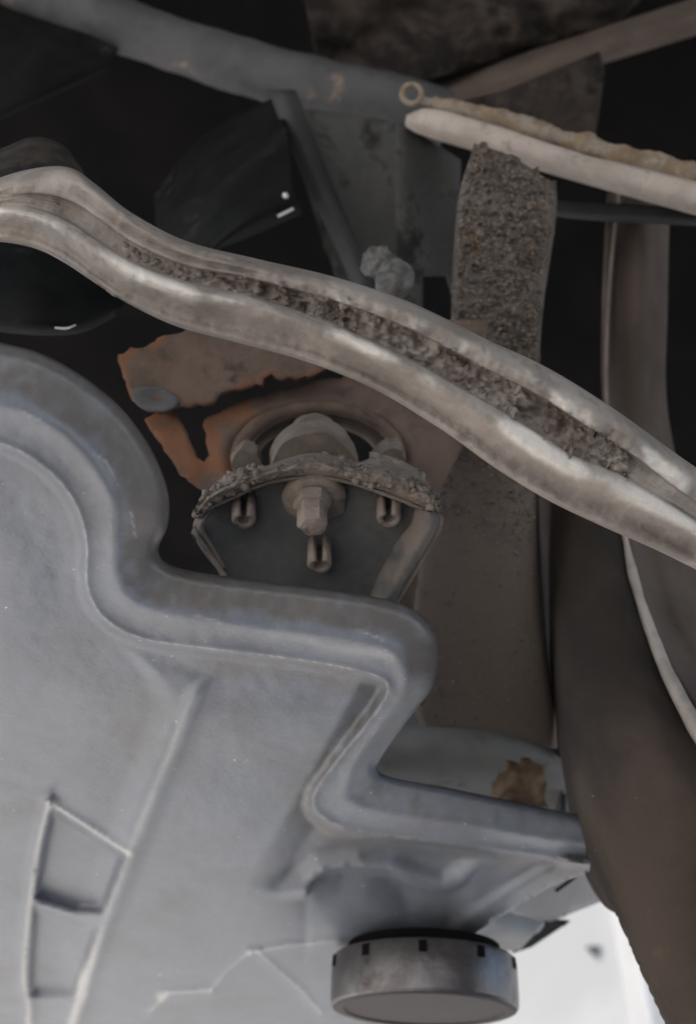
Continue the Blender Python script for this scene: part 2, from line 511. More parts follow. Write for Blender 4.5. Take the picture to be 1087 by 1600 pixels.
def pan_depth(V):
    d = np.array([HD(y, PH) for y in V[:, 1]])
    s = segdist(V, rimc, False)
    t = segdist(V, innc, False)
    fl_ = inside(V, floor_poly)
    h = np.zeros(len(V))
    # rolled outer lip and crowned rim band
    bw = s + t
    q = np.where(fl_, 1.0, np.clip(s / np.maximum(bw, 1), 0, 1))
    band = .021 * np.clip(q / .58, 0, 1) ** .8 + .0025 * sst(.50, .64, q) - .0012 * np.exp(-((q - .80) / .13) ** 2)
    lip = -.010 * (1 - np.clip(s / 16, 0, 1)) ** 2
    h += np.where(fl_, .0235, band + np.where(fl_, 0, lip))
    # step at the inner line: a fine bead, then the floor set back
    h += .0016 * np.exp(-(t / 4.5) ** 2)
    h += np.where(fl_, -.0058 * sst(2, 16, t) + .003 * sst(30, 130, t), 0)
    # recess beside the diagonal rim
    ri = inside(V, recess)
    rd = segdist(V, L1, False)
    h += np.where(ri, -.017 * np.clip(rd / 46, 0, 1) * sst(0, 40, segdist(V, L2, False)) * sst(3, 20, t), 0)
    # scoop under the wavy edge
    yw = np.interp(V[:, 0], wave[:, 0], wave[:, 1])
    dy_ = V[:, 1] - yw
    h += np.where(fl_, -.034 * sst(-4, 12, dy_) * (1 - np.clip((dy_ - 8) / 105, 0, 1)) ** 1.3 * np.exp(-(np.abs(V[:, 0] - 566) / 92) ** 3), 0)
    sc = fl_ & (V[:, 1] > yw) & (V[:, 0] > 560) & (V[:, 0] < 780)
    h += np.where(sc, -.013 * sst(0, 8, V[:, 1] - yw) * (1 - sst(10, 80, V[:, 1] - yw)) * sst(560, 640, V[:, 0]) * (1 - sst(700, 750, V[:, 0])), 0)
    # pressed ribs
    a = segdist(V, ridgeA, False)
    h += .0085 * np.exp(-(a / 15) ** 2) * sst(1050, 1090, V[:, 1])
    xa = np.interp(V[:, 1], ridgeA[:, 1], ridgeA[:, 0])
    left = sst(0, 60, xa - V[:, 0]) * sst(1060, 1180, V[:, 1])
    h += -.009 * left
    h += .008 * np.exp(-(segdist(V, ridgeL, False) / 9) ** 2)
    h += .003 * np.exp(-(segdist(V, boxtop, False) / 8) ** 2)
    for p, dp in ((pocket1, .014), (pocket2, .011)):
        h += np.where(inside(V, p), -dp * sst(0, 16, segdist(V, p)), 0)
    for q_ in ridgeB:
        h += .0028 * np.exp(-(segdist(V, q_, False) / 6) ** 2)
    gi = inside(V, gusset)
    h += np.where(gi, .004 * sst(0, 40, segdist(V, gusset)), 0)
    be = segdist(V, [(950, 1352), (860, 1385), (770, 1440), (700, 1486)], False)
    h += np.where(fl_, .010 * (1 - sst(22, 44, be)) * sst(690, 740, V[:, 0]), 0)
    # dents from the pressing
    h += np.array([.0016 * noise.noise(Vector((x * .011, y * .011, 4.2))) + .0004 * noise.noise(Vector((x * .05, y * .05, 9.1))) for x, y in V])
    return d - h * 1.0

def pan_wear_light(V):
    s = segdist(V, rimc, False)
    t = segdist(V, innc, False)
    fl_ = inside(V, floor_poly)
    n = np.array([noise.noise(Vector((x * .016, y * .016, 2.2))) for x, y in V])
    q = s / np.maximum(s + t, 1)
    a = np.where(fl_, .45 * (1 - sst(10, 70, t)) * sst(1000, 1040, V[:, 1]) * (V[:, 0] > 250), .75 * (1 - sst(.35, .62, q + .18 * n)) * (1 - .75 * sst(1020, 1120, V[:, 1])))  # rim part is dirt; floor band along the inner line is painted shade
    sc = .34 * np.exp(-(t / 2.2) ** 2) * (V[:, 0] < 606) * (V[:, 1] < 1080) + .18 * np.exp(-(t / 2.5) ** 2)  # highlight of the crease painted as a thin pale line
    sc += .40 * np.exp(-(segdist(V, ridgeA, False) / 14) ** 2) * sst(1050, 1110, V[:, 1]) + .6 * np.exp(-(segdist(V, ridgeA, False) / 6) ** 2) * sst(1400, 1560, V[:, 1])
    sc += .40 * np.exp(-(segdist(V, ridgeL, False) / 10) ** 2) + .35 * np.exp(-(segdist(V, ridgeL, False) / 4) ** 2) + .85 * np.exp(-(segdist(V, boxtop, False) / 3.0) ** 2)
    sc += 1.2 * np.exp(-(np.hypot((V[:, 0] - 130) / 7, (V[:, 1] - 1540) / 20)) ** 2) + 1.0 * np.exp(-(np.hypot((V[:, 0] - 252) / 12, (V[:, 1] - 1556) / 7)) ** 2)  # two painted highlight spots
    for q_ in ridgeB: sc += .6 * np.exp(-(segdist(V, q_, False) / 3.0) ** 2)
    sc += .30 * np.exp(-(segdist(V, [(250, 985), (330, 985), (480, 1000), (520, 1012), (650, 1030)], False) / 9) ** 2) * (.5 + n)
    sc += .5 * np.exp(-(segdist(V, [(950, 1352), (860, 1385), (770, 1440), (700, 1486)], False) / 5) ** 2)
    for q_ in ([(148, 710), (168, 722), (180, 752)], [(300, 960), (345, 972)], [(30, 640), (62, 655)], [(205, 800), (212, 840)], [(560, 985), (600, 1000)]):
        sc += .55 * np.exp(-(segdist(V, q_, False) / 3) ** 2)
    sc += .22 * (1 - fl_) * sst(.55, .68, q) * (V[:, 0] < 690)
    n2 = np.array([noise.noise(Vector((x * .05, y * .05, 6.2))) + .6 * noise.noise(Vector((x * .12, y * .12, 3.2))) for x, y in V])
    a = a + np.where(fl_, .10, .30) * n2 + .7 * np.exp(-(np.hypot((V[:, 0] - 652) / 16, (V[:, 1] - 1032) / 20)) ** 2)
    return {'wear': np.clip(a + .25 * n * (a > .02), 0, 1), 'scuff': np.clip(sc * (.9 + .3 * n), 0, 1)}

def offset(c, k):
    c = np.asarray(c, float)
    tn = np.gradient(c, axis=0)
    nn = np.c_[-tn[:, 1], tn[:, 0]]
    nn /= np.linalg.norm(nn, axis=1)[:, None] + 1e-9
    return c + nn * k
feats = [offset(innc, k) for k in (-6, -2.5, 0, 2.5, 6)] + [offset(rimc, k) for k in (5, 10)] + [offset(wave, k) for k in (0, 4, 8)] + [resample(boxtop, 4, False), np.array([(x, y) for x, y in ridgeA]), np.array([(x, y) for x, y in ridgeL])] + [resample(q_, 4, False) for q_ in ridgeB]
pan = plate('oil_pan', pan_out, pan_depth, M['pan'], step=6, feats=feats, solid=.004, attr=pan_wear_light)
tag(pan, 'large grey pressed steel pan with rolled rim filling the lower left', 'oil pan')

# ------------------------------------------------------------------ cast arm
top = [(-40, 305, .435), (0, 278, .43), (60, 262, .425), (110, 262, .425), (150, 288, .42), (205, 332, .415), (290, 376, .41), (400, 404, .41), (520, 432, .41), (640, 472, .41), (760, 530, .415), (850, 572, .42), (930, 620, .425), (1000, 668, .43), (1060, 712, .435), (1130, 760, .44)]
def shift(row, pts, dd):
    """same curve count, own pixels, depth offset"""
    R = cr(row, len(pts))
    return [(x, y, R[i][2] + (dd if not isinstance(dd, list) else dd[i])) for i, (x, y) in enumerate(pts)]
upf = [(-40, 316), (0, 294), (62, 280), (118, 284), (160, 312), (212, 352), (292, 394), (400, 420), (520, 449), (640, 490), (756, 548), (845, 592), (925, 640), (995, 684), (1058, 732), (1130, 785)]
grU = [(-40, 322), (0, 305), (60, 300), (112, 312), (160, 342), (210, 378), (290, 412), (395, 434), (512, 464), (632, 508), (745, 566), (835, 612), (915, 662), (985, 706), (1056, 760), (1130, 812)]
grB = [(-40, 328), (0, 316), (60, 312), (108, 328), (160, 362), (210, 395), (288, 428), (390, 449), (505, 482), (622, 530), (735, 588), (825, 636), (905, 686), (978, 724), (1052, 776), (1130, 828)]
grL = [(-40, 332), (0, 322), (60, 330), (106, 348), (158, 382), (208, 412), (286, 442), (386, 464), (498, 500), (612, 550), (722, 610), (812, 662), (892, 712), (970, 746), (1048, 790), (1130, 842)]
rid = [(-40, 338), (0, 334), (58, 344), (104, 366), (156, 400), (206, 430), (284, 458), (382, 480), (490, 514), (602, 562), (712, 624), (800, 682), (880, 730), (962, 768), (1044, 808), (1130, 858)]
mid = [(-40, 356), (0, 354), (56, 366), (102, 388), (152, 424), (202, 455), (280, 486), (378, 510), (484, 540), (594, 586), (702, 648), (788, 708), (868, 758), (955, 796), (1040, 836), (1130, 886)]
low = [(-40, 372), (0, 372), (54, 382), (100, 404), (150, 438), (200, 470), (276, 506), (372, 532), (478, 560), (586, 604), (692, 668), (776, 728), (858, 778), (948, 820), (1036, 858), (1130, 910)]
bot = [(-40, 380), (0, 378), (54, 388), (100, 410), (150, 443), (200, 474), (276, 510), (372, 536), (478, 565), (586, 609), (690, 672), (774, 732), (856, 782), (946, 825), (1034, 864), (1130, 916)]
def ext(R):
    """carry a row on past the right edge of the photograph"""
    (xa, ya), (xb, yb) = R[-2][:2], R[-1][:2]
    more = [(xb + 150, yb + 105), (xb + 320, yb + 235)]
    return list(R) + [m + ((R[-1][2] + .012 * (k + 1),) if len(R[-1]) == 3 else ()) for k, m in enumerate(more)]
def plen(R):
    a = np.array(R)[:, :2]
    return float(np.linalg.norm(np.diff(a, axis=0), axis=1).sum())
UR = plen(ext(top)) / plen(top)
gdep = lambda m_: [-.0028, -.0028, .001] + [m_] * 9 + [m_, .002, -.0030, -.0030]
dyy = lambda R, k: [(x, y + k) for x, y in R]
TX = [(x, y) for x, y, _ in top]
arm_rows = [ext(q) for q in (shift(top, TX, .026), shift(top, dyy(TX, 4), .006), shift(top, upf, -.003), shift(top, grU, -.0025), shift(top, dyy(grU, 5), gdep(.0026)), shift(top, grB, gdep(.0034)), shift(top, dyy(grL, -5), gdep(.0026)), shift(top, grL, -.003),
            shift(top, rid, -.0055), shift(top, mid, .0055), shift(top, low, .007), shift(top, bot, .028))]
def gend(u):
    return sst(.085, .105, u) * (1 - sst(.855, .88, u))
def groove(u, v):
    return float(math.exp(-(abs(v * 11 - 5) / 1.7) ** 4) * gend(u))
def streak(u, v):
    return noise.noise(Vector((u * 14, v * 56, 3.1))) + .6 * noise.noise(Vector((u * 40, v * 110, 8.1)))
def arm_bump(u, v, p):
    u = u * UR
    g_ = groove(u, v)
    c = min(1, max(0, (u - .24) * 8))
    k = .0004 * fr(p, 90) + .0005 * fr(p, 300, 4) + .0003 * streak(u, v)
    k += g_ * (.15 + .85 * c) * (.0030 * fr(p, 110, 6) + .0022 * fr(p, 300, 4) + .0012)
    k += (v < .30) * c * (.0022 * fr(p, 85, 5) + .0016 * max(0, fr(p + Vector((2, 2, 2)), 60, 3)))
    k -= .0030 * math.exp(-((v * 11 - 2.5) / .3) ** 2) * sst(.10, .14, u) * (1 - sst(.34, .42, u))
    k -= .0045 * math.exp(-(((u - .115) / .018) ** 2 + ((v * 11 - 4.9) / 1.6) ** 2))
    return float(k)
def arm_attr(u, v, p):
    u = u * UR
    n, q = fr(p, 60), streak(u, v)
    g_ = groove(u, v) * min(1, max(.25, (u - .15) * 5))
    w_ = g_ * (.60 + .9 * n) + .10 * q + .22 * (v > .92) + .45 * math.exp(-((v * 11 - 2.5) / .3) ** 2) * sst(.10, .14, u) * (1 - sst(.34, .42, u))
    brk = .6 + .9 * noise.noise(Vector((u * 9, 1.5, 2.2))) + .5 * n
    sc = math.exp(-((v * 11 - 7.7) / .6) ** 2) * brk * 1.25 + .55 * math.exp(-((v * 11 - 2.6) / .7) ** 2) * max(0, .2 + 2.2 * n) * (u > .4) + .15 * max(0, q - .2)  # painted highlight along the ridge, broken up, plus pale streaks
    return float(min(1, max(0, w_))), float(min(1, max(0, sc)))
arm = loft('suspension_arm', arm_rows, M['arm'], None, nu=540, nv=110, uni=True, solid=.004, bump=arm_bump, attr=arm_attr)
GA = loft_verts(arm_rows, 540, 110, uni=True)
rg = np.random.default_rng(11)
sp_ = []
while len(sp_) < 420:
    i_, v_ = int(rg.uniform(.2, .86) / UR * 539), rg.normal(.44, .075)
    if not .16 < v_ < .60: continue
    if noise.noise(Vector((i_ * .05, v_ * 30, 4))) < .02: continue
    x_, y_, d_ = GA[int(v_ * 109), i_]
    p_ = P(x_, y_, d_)
    sp_.append((P(x_, y_, d_ - arm_bump(i_ / 539, v_, p_) + .0002), float(.0004 + .0012 * rg.random() ** 2)))
crumbs('caked_grit', sp_, M['armdirt'], arm)
tag(arm, 'dusty cast metal arm with a dirt filled groove crossing above the mount', 'suspension arm')

# ------------------------------------------------------------------ rusty bracket
def rp(V):
    return .585 + (V[:, 1] - 650) * -.00008 + np.array([.0012 * fr(Vector((x * .01, y * .01, 3)), 2.2) for x, y in V])
crack = [(205, 640), (236, 642), (290, 636), (332, 628), (345, 613), (372, 606), (410, 600), (413, 592), (424, 586), (440, 594), (470, 590), (512, 576), (516, 562), (540, 560), (544, 584), (530, 592), (498, 592), (470, 606),
         (430, 614), (385, 624), (350, 640), (318, 655), (316, 664), (322, 676), (318, 690), (326, 712), (318, 722), (300, 720), (284, 706), (268, 690), (240, 684), (222, 664)]
rb = thing('rusty_bracket', 'rusted brown bracket plate cracked open behind the round mount', 'bracket', P(560, 640, .6))
ring_hole = [(497 + 118 * math.cos(a), 716 + 72 * math.sin(a)) for a in np.linspace(0, 2 * math.pi, 40, endpoint=False)]
body_out = [(226, 656), (244, 644), (276, 646), (292, 676), (306, 712), (318, 722), (328, 712), (320, 690), (324, 676), (316, 664), (318, 656), (350, 640), (385, 624), (430, 612), (470, 604), (500, 592), (532, 592), (546, 582), (546, 500), (760, 500), (760, 640), (718, 706), (690, 760), (660, 830), (640, 1000), (560, 1000), (420, 940),
            (330, 840), (322, 768), (300, 752), (280, 738), (256, 700)]
def rw(V):
    cr_ = segdist(V, crack)
    lft = 1 - sst(300, 480, V[:, 0])
    n = np.array([noise.noise(Vector((x * .03, y * .03, 5))) for x, y in V])
    return np.clip((1 - sst(2, 26, cr_)) * (.25 + .45 * lft) + .55 * lft * (V[:, 1] > 640) + .55 * n, 0, 1)
def rp2(V):
    h = np.exp(-((np.hypot((V[:, 0] - 497) / 150, (V[:, 1] - 716) / 92) - 1) / .1) ** 2)
    return rp(V) + .004 - .004 * h
plate('back_plate', body_out, rp2, M['rust'], rb, step=8, holes=[ring_hole], solid=.005, rag=3, attr=rw)
flap = [(186, 556), (200, 548), (228, 542), (262, 524), (300, 512), (330, 480), (600, 480), (600, 560), (546, 556), (514, 558), (510, 576), (470, 590), (440, 592), (424, 584), (412, 590), (408, 600), (370, 606), (345, 612), (330, 628), (292, 634), (282, 632), (262, 641), (232, 640), (206, 622), (190, 590)]
def fw(V):
    n = np.array([noise.noise(Vector((x * .03, y * .03, 5))) for x, y in V])
    return np.clip((1 - sst(0, 16, segdist(V, flap))) * .55 + .45 * n + .25 * (1 - sst(190, 300, V[:, 0])), 0, 1)
plate('torn_flap', flap, lambda V: rp(V) - .010 - .006 * sst(240, 420, V[:, 0]) * (1 - sst(420, 560, V[:, 0])), M['rust'], rb, step=7, solid=.004, rag=6, attr=fw)
plate('grey_patch', smooth_curve([(205, 612), (222, 604), (250, 606), (272, 616), (280, 628), (262, 641), (236, 640), (216, 632)], True, 40), lambda V: rp(V) - .0125 + .003 * np.exp(-(np.hypot((V[:, 0] - 244) / 26, (V[:, 1] - 622) / 12)) ** 2), M['cup'], rb, step=5, solid=.002)

# ------------------------------------------------------------------ engine mount
em = thing('engine_mount', 'round dusty engine mount with a bolt and three slotted pins', 'engine mount', P(490, 700, .55))
MD = .50
edge = [(307, 813), (322, 796), (362, 776), (408, 756), (446, 747), (490, 744), (534, 749), (575, 761), (622, 778), (662, 794), (684, 803)]
# cup face
face_out = list(map(tuple, smooth_curve(edge, n=50))) + [(688, 816), (672, 842), (640, 890), (600, 950), (580, 975), (430, 960), (370, 930), (345, 885), (318, 850), (305, 828)]
def face_d(V):
    e = segdist(V, face_out)
    return MD + .006 + (V[:, 1] - 760) * .00003 - .008 * (1 - sst(0, 14, e)) * (V[:, 1] > 820)
def face_w(V):
    n = np.array([noise.noise(Vector((x * .02, y * .02, 8))) for x, y in V])
    return np.clip((1 - sst(0, 60, segdist(V, [(690, 800), (640, 860), (590, 960)], False))) * .7 + .5 * n * (V[:, 0] > 560), 0, 1)
plate('bracket_face', face_out, face_d, M['cup'], em, step=8, solid=.003, attr=face_w)
# dirt caked ledge behind the front edge
back = [(312, 785), (340, 752), (378, 733), (415, 728), (450, 716), (490, 708), (530, 714), (560, 722), (600, 712), (645, 730), (676, 766)]
def led_bump(u, v, p):
    a = math.sin(math.pi * min(1, max(0, v)))
    r_ = .9 if u > .6 or u < .25 else .45
    return a * (  .0050 + .0048 * r_ * fr(p, 80, 4) + .0022 * fr(p, 260, 4))
n11 = len(edge)
loft('dirt_ledge', [[(x, y, MD - .004) for x, y in edge], [(x * .6 + bx * .4, y * .6 + by * .4 - 4, MD - .006) for (x, y), (bx, by) in zip(edge, back)], [(x, y, MD + .014) for x, y in back], [(x, y + 3, MD + .036) for x, y in back]], M['dirt'], em, nu=240, nv=44, solid=.003, bump=led_bump)
GL = loft_verts([[(x, y, MD - .006) for x, y in edge], [(x * .5 + bx * .5, y * .5 + by * .5 - 4, MD - .004) for (x, y), (bx, by) in zip(edge, back)], [(x, y, MD + .014) for x, y in back]], 140, 20)
sl_ = []
while len(sl_) < 330:
    i_, j_ = int(rg.integers(2, 138)), int(rg.integers(2, 20))
    u_ = i_ / 139
    keep = 1 if (u_ > .60 or u_ < .30) else .4
    if rg.random() > keep: continue
    x_, y_, d_ = GL[j_, i_]
    sl_.append((P(x_, y_, d_ - .0022), float(.0006 + .0026 * rg.random() ** 3) * (1 if keep == 1 else .6)))
crumbs('dirt_lumps', sl_, M['dirt'], em)
tube('front_lip', [(352, 900, MD - .001, 4), (322, 858, MD - .003, 4), (307, 832, MD - .006, 4)] + [(x, y + 2, MD - .005, 3.4) for x, y in edge] + [(689, 815, MD - .006, 4), (674, 848, MD - .004, 4), (642, 903, MD - .002, 4), (610, 955, MD, 4)], M['rubber'], em, n=150, seg=8, bump=.0004, bscale=200)
# left and right turned-up flanges
loft('side_flange', [[(680, 799, MD - .006), (689, 816, MD - .006), (672, 850, MD - .004), (640, 905, MD - .002), (612, 955, MD)],
                     [(668, 800, MD - .011), (672, 818, MD - .011), (655, 850, MD - .010), (622, 905, MD - .008), (596, 955, MD - .006)],
                     [(648, 792, MD - .002), (640, 818, MD - .001), (618, 848, MD), (590, 900, MD + .002), (570, 950, MD + .003)]], M['cup'], em, nu=50, nv=14, solid=.002, bump=lambda u, v, p: .0006 * fr(p, 150), attr=lambda u, v, p: min(1, max(0, .55 + .5 * fr(p, 60))))
loft('side_flange', [[(330, 788, MD), (308, 808, MD - .006), (304, 826, MD - .006), (318, 852, MD - .002), (345, 890, MD)],
                     [(336, 794, MD), (318, 812, MD - .008), (314, 828, MD - .008), (327, 850, MD - .004), (352, 886, MD)]], M['cup'], em, nu=40, nv=6, solid=.002, attr=lambda u, v, p: .75)
nrm = (P(490, 838, .478) - P(490, 770, .50)).normalized()          # the way the bolt points
px = MD / F
def lat(name, x, y, d, prof, m, axis=nrm, **k):
    return lathe(name, P(x, y, d), axis, [(a * px, r * px) for a, r in prof], m, em, **k)
lat('washer', 491, 781, MD + .004, [(-8, 50), (0, 50), (7, 47), (12, 38), (15, 26), (16, 12)], M['bolt'], bump=.0012, bscale=140)
lat('bolt', 489, 782, MD - .004, [(0, 31), (14, 30), (18, 27), (19, 23), (56, 23), (60, 20), (62, 12), (62.5, 0)], M['bolt'], bump=.0009, bscale=160, sides=6, seg=36)
def pin(x, y):
    ax = (P(x, y + 30, .486) - P(x, y - 18, .50)).normalized()
    bm_v, bm_f = [], []
    a = ax.cross(RT).normalized(); b = ax.cross(a).normalized()
    # a rolled tube, open on the side towards the camera
    seg, L_ = 20, 46
    ring = []
    for k in range(seg):
        th = math.radians(28) + k / (seg - 1) * math.radians(304)
        ring.append(th)
    front = (CAM - P(x, y, MD)); front = (front - ax * front.dot(ax)).normalized()
    side = ax.cross(front).normalized()
    for zz, rs in ((-20, 1), (8, 1), (26, 1), (32, .86)):
        for th in ring:
            bm_v.append(P(x, y, MD + .002) + ax * zz * px + (front * math.cos(th) + side * math.sin(th)) * 19 * rs * px)
    for j in range(3):
        for k in range(seg - 1):
            bm_f.append((j * seg + k, j * seg + k + 1, (j + 1) * seg + k + 1, (j + 1) * seg + k))
    o = mk('slotted_pin', bm_v, bm_f, M['bolt'], em, flip_to_cam=False)
    md = o.modifiers.new('wall', 'SOLIDIFY'); md.thickness = .0026; md.offset = -1
    bm = bmesh.new(); bm.from_mesh(o.data); bmesh.ops.recalc_face_normals(bm, faces=bm.faces); bm.to_mesh(o.data); bm.free()
    return o
for x, y in ((381, 792), (607, 790), (499, 862)): pin(x, y)
# rubber body behind the ledge, collar ring, studs
upax = (P(490, 640, .60) - P(490, 735, .52)).normalized()
lathe('rubber_body', P(490, 742, .535), upax, [(0, .0225), (.012, .0225), (.013, .0232), (.017, .0232), (.0175, .0222), (.024, .0222), (.0255, .0212), (.026, .0150), (.05, .0150)], M['rubber'], em, bump=.0012, bscale=120, seg=48)
rv, cc = [], P(497, 712, .582)
ring_path = [(497 + 126 * math.cos(a), 716 + 80 * math.sin(a), .578 - .01 * math.sin(a), 11) for a in np.linspace(math.radians(165), math.radians(375), 26)]
tube('collar_ring', ring_path, M['rust'], em, n=90, seg=12, bump=.0005)
ring2 = [(497 + 104 * math.cos(a), 722 + 66 * math.sin(a), .600 - .01 * math.sin(a), 10) for a in np.linspace(math.radians(165), math.radians(375), 26)]
tube('inner_ring', ring2, M['rubber'], em, n=80, seg=10)
for x, y in ((385, 700), (612, 695)):
    lathe('dirty_stud', P(x, y + 28, .545), upax, [(0, .0085), (.010, .0088), (.014, .0082), (.016, .0062), (.022, .0062), (.025, .004), (.026, 0)], M['rubber'], em, bump=.0022, bscale=110, sides=6, seg=36)

# ------------------------------------------------------------------ frame rail with gritty underseal
rl = [[(742, 225, .66), (716, 320, .655), (706, 480, .65), (705, 620, .65), (684, 760, .655), (652, 900, .66), (640, 1000, .67), (650, 1100, .685), (660, 1135, .69)],
      [(745, 225, .64), (722, 320, .635), (712, 480, .63), (712, 620, .63), (690, 760, .642), (660, 900, .647), (648, 1000, .657), (656, 1100, .672), (666, 1135, .677)],
      [(800, 245, .635), (795, 330, .63), (785, 480, .625), (780, 620, .625), (770, 760, .63), (762, 900, .635), (758, 1000, .645), (765, 1100, .66), (770, 1143, .665)],
      [(858, 282, .64), (858, 340, .635), (838, 500, .63), (834, 620, .63), (828, 760, .635), (832, 900, .64), (842, 1000, .65), (855, 1100, .665), (862, 1168, .67)],
      [(868, 282, .67), (868, 340, .665), (846, 500, .66), (842, 620, .66), (838, 760, .665), (842, 900, .67), (850, 1000, .68), (864, 1100, .695), (868, 1168, .70)]]
def grit(u, v, p):
    c = max(.12, 1 - max(0, (u - .42)) * 5)
    up_ = min(1, max(.35, (.62 - u) * 5))
    return up_ * c * (.0026 * fr(p, 200, 5) + .0036 * max(0, noise.noise(p * 330)))
GR = loft_verts(rl, 420, 100)
sr = []
while len(sr) < 3800:
    i_, j_ = int(rg.integers(0, 420)), int(rg.integers(3, 97))
    keep = max(.05, 1 - max(0, i_ - 150) / 140)
    if rg.random() > keep: continue
    x_, y_, d_ = GR[j_, i_]
    sr.append((P(x_, y_, d_ - .0005), float(.0004 + .0009 * rg.random() ** 2)))
fr_ = thing('frame_rail', 'rough brown frame rail crusted with gritty specks running down the middle right', 'frame rail', P(780, 700, .66))
loft('rail_face', rl, M['grit'], fr_, nu=420, nv=100, solid=.004, bump=grit, attr=lambda u, v, p: float(sst(.36, .62, u + .25 * fr(p, 25)) * .95))
crumbs('rail_grit', sr, M['gritlump'], fr_)

# ------------------------------------------------------------------ upper right: pale rail with ochre thread, ring end
ur = thing('tie_rod', 'pale dusty rod with a mottled ochre rust line along its top at upper right', 'tie rod', P(830, 220, .72))
loft('rod', [[(634, 180, .745), (660, 176, .74), (760, 196, .72), (900, 238, .70), (1140, 296, .66), (1400, 362, .62)], [(634, 182, .735), (672, 170, .715), (770, 196, .695), (905, 240, .675), (1140, 300, .64), (1400, 366, .60)], [(633, 190, .735), (660, 194, .715), (765, 226, .695), (900, 268, .675), (1140, 334, .64), (1400, 406, .60)],
             [(633, 197, .745), (660, 212, .735), (760, 242, .715), (900, 284, .695), (1140, 352, .66), (1400, 426, .62)], [(634, 197, .755), (660, 212, .775), (760, 242, .755), (900, 284, .735), (1140, 352, .70), (1400, 426, .66)]], M['pale'], ur, nu=120, nv=30, solid=.003, bump=lambda u, v, p: .0006 * fr(p, 70))
tube('rusty_edge', [(676, 160, .74, 12), (800, 197, .715, 19), (960, 244, .69, 21), (1140, 297, .66, 22), (1400, 372, .62, 23)], M['orange'], ur, n=300, seg=24, bump=.0030, bscale=60)
tube('ring_end', [(643 + 15 * math.cos(a), 147 + 15 * math.sin(a), .735, 4.5) for a in np.linspace(0, 2 * math.pi, 25)], M['orange'], ur, n=48, seg=10)
tube('neck', [(655, 156, .745, 6), (710, 172, .74, 9)], M['pale'], ur, n=8, seg=12)
db = loft('support_strap', [[(740, 262, .76), (800, 290, .75), (880, 312, .74), (1130, 326, .70)], [(745, 275, .755), (805, 305, .745), (885, 332, .735), (1130, 346, .695)]], M['strap'], None, nu=40, nv=6, solid=.006)
tag(db, 'dark flat strap just below the pale rod at upper right', 'strap')

# ------------------------------------------------------------------ upper tube and brace
ut = tube('cross_tube', [(-80, -70, .86, 42), (60, -10, .86, 42), (250, 62, .86, 40), (400, 110, .86, 42), (520, 142, .86, 44), (640, 168, .86, 44), (700, 186, .86, 42)], M['tubegrey'], n=80, seg=28, bump=.0015, bscale=40)
tag(ut, 'thick grey tube crossing the top from the left towards the pale rod', 'tube')
br = loft('brace', [[(418, 140, .80), (470, 270, .77), (530, 400, .74), (560, 470, .72)], [(440, 140, .79), (492, 270, .76), (552, 400, .73), (580, 470, .71)], [(462, 140, .80), (512, 270, .77), (568, 400, .74), (596, 470, .72)]], M['strap'], nu=40, nv=8, solid=.004)
tag(br, 'thin dark grey flat brace hanging down from the thick tube', 'brace')
ip = plate('inner_panel', [(440, 165), (560, 180), (640, 196), (650, 200), (645, 520), (560, 520), (500, 360)], lambda V: .80 + V[:, 0] * .00005 + .006 * np.sin(V[:, 1] * .02), M['panel'], step=14, solid=.003)
tag(ip, 'grey stained sheet metal panel behind the thin brace', 'panel')
sp = plate('side_panel', [(622, 190), (650, 205), (720, 250), (718, 300), (712, 470), (700, 430), (660, 430), (660, 520), (622, 520)], lambda V: .755 + (V[:, 0] - 622) * .0003, M['panel'], step=14, solid=.003)
tag(sp, 'dark upright panel with a square opening between the brace and the gritty rail', 'panel')
gb = thing('rubber_boot', 'pale dusty bulb end with crumbly top just above the arm', 'bolt end', P(605, 420, .66))
lathe('bulb', P(616, 470, .60), UP, [(.012 - .012 * math.cos(t), .0112 * math.sin(t)) for t in np.linspace(.3, math.pi, 18)], M['bulb'], gb, seg=32, bump=.0016, bscale=120)
lathe('dirt_cap', P(592, 412, .62), UP, [(-.009 * math.cos(t), .0105 * math.sin(t)) for t in np.linspace(.05, math.pi, 36)], M['bulb'], gb, seg=60, bump=.0045, bscale=110)

# ------------------------------------------------------------------ upper right beams
cb = loft('crossbeam', [[(560, 150, .95), (700, 118, .93), (850, 72, .90), (1130, -20, .86)], [(585, 165, .92), (710, 140, .90), (860, 92, .87), (1130, 5, .83)], [(600, 185, .93), (720, 162, .91), (870, 116, .88), (1130, 36, .84)], [(600, 190, .99), (720, 168, .97), (870, 122, .94), (1130, 42, .90)]], M['brown'], nu=60, nv=16, solid=.004, bump=lambda u, v, p: .002 * fr(p, 30))
tag(cb, 'brown dusty beam slanting up to the right above the pale rod', 'beam')
tb = plate('ceiling_panel', [(470, -20), (1020, -20), (960, 40), (820, 80), (690, 118), (600, 145), (500, 110)], lambda V: .90 + .012 * np.sin(V[:, 0] * .02 + V[:, 1] * .04) + np.array([.008 * fr(Vector((x * .01, y * .018, 2)), 2) for x, y in V]), M['sootbrown'], step=9, solid=.003)
tag(tb, 'mottled brown sheet at the top edge above the slanting beam', 'panel')
gp = plate('gritty_panel', [(690, 165), (790, 140), (935, 80), (945, 110), (930, 210), (915, 240), (760, 190)], lambda V: .84 + 0 * V[:, 0], M['sootbrown'], step=12, solid=.003)
tag(gp, 'dark gritty plate behind the pale rod below the slanting beam', 'panel')

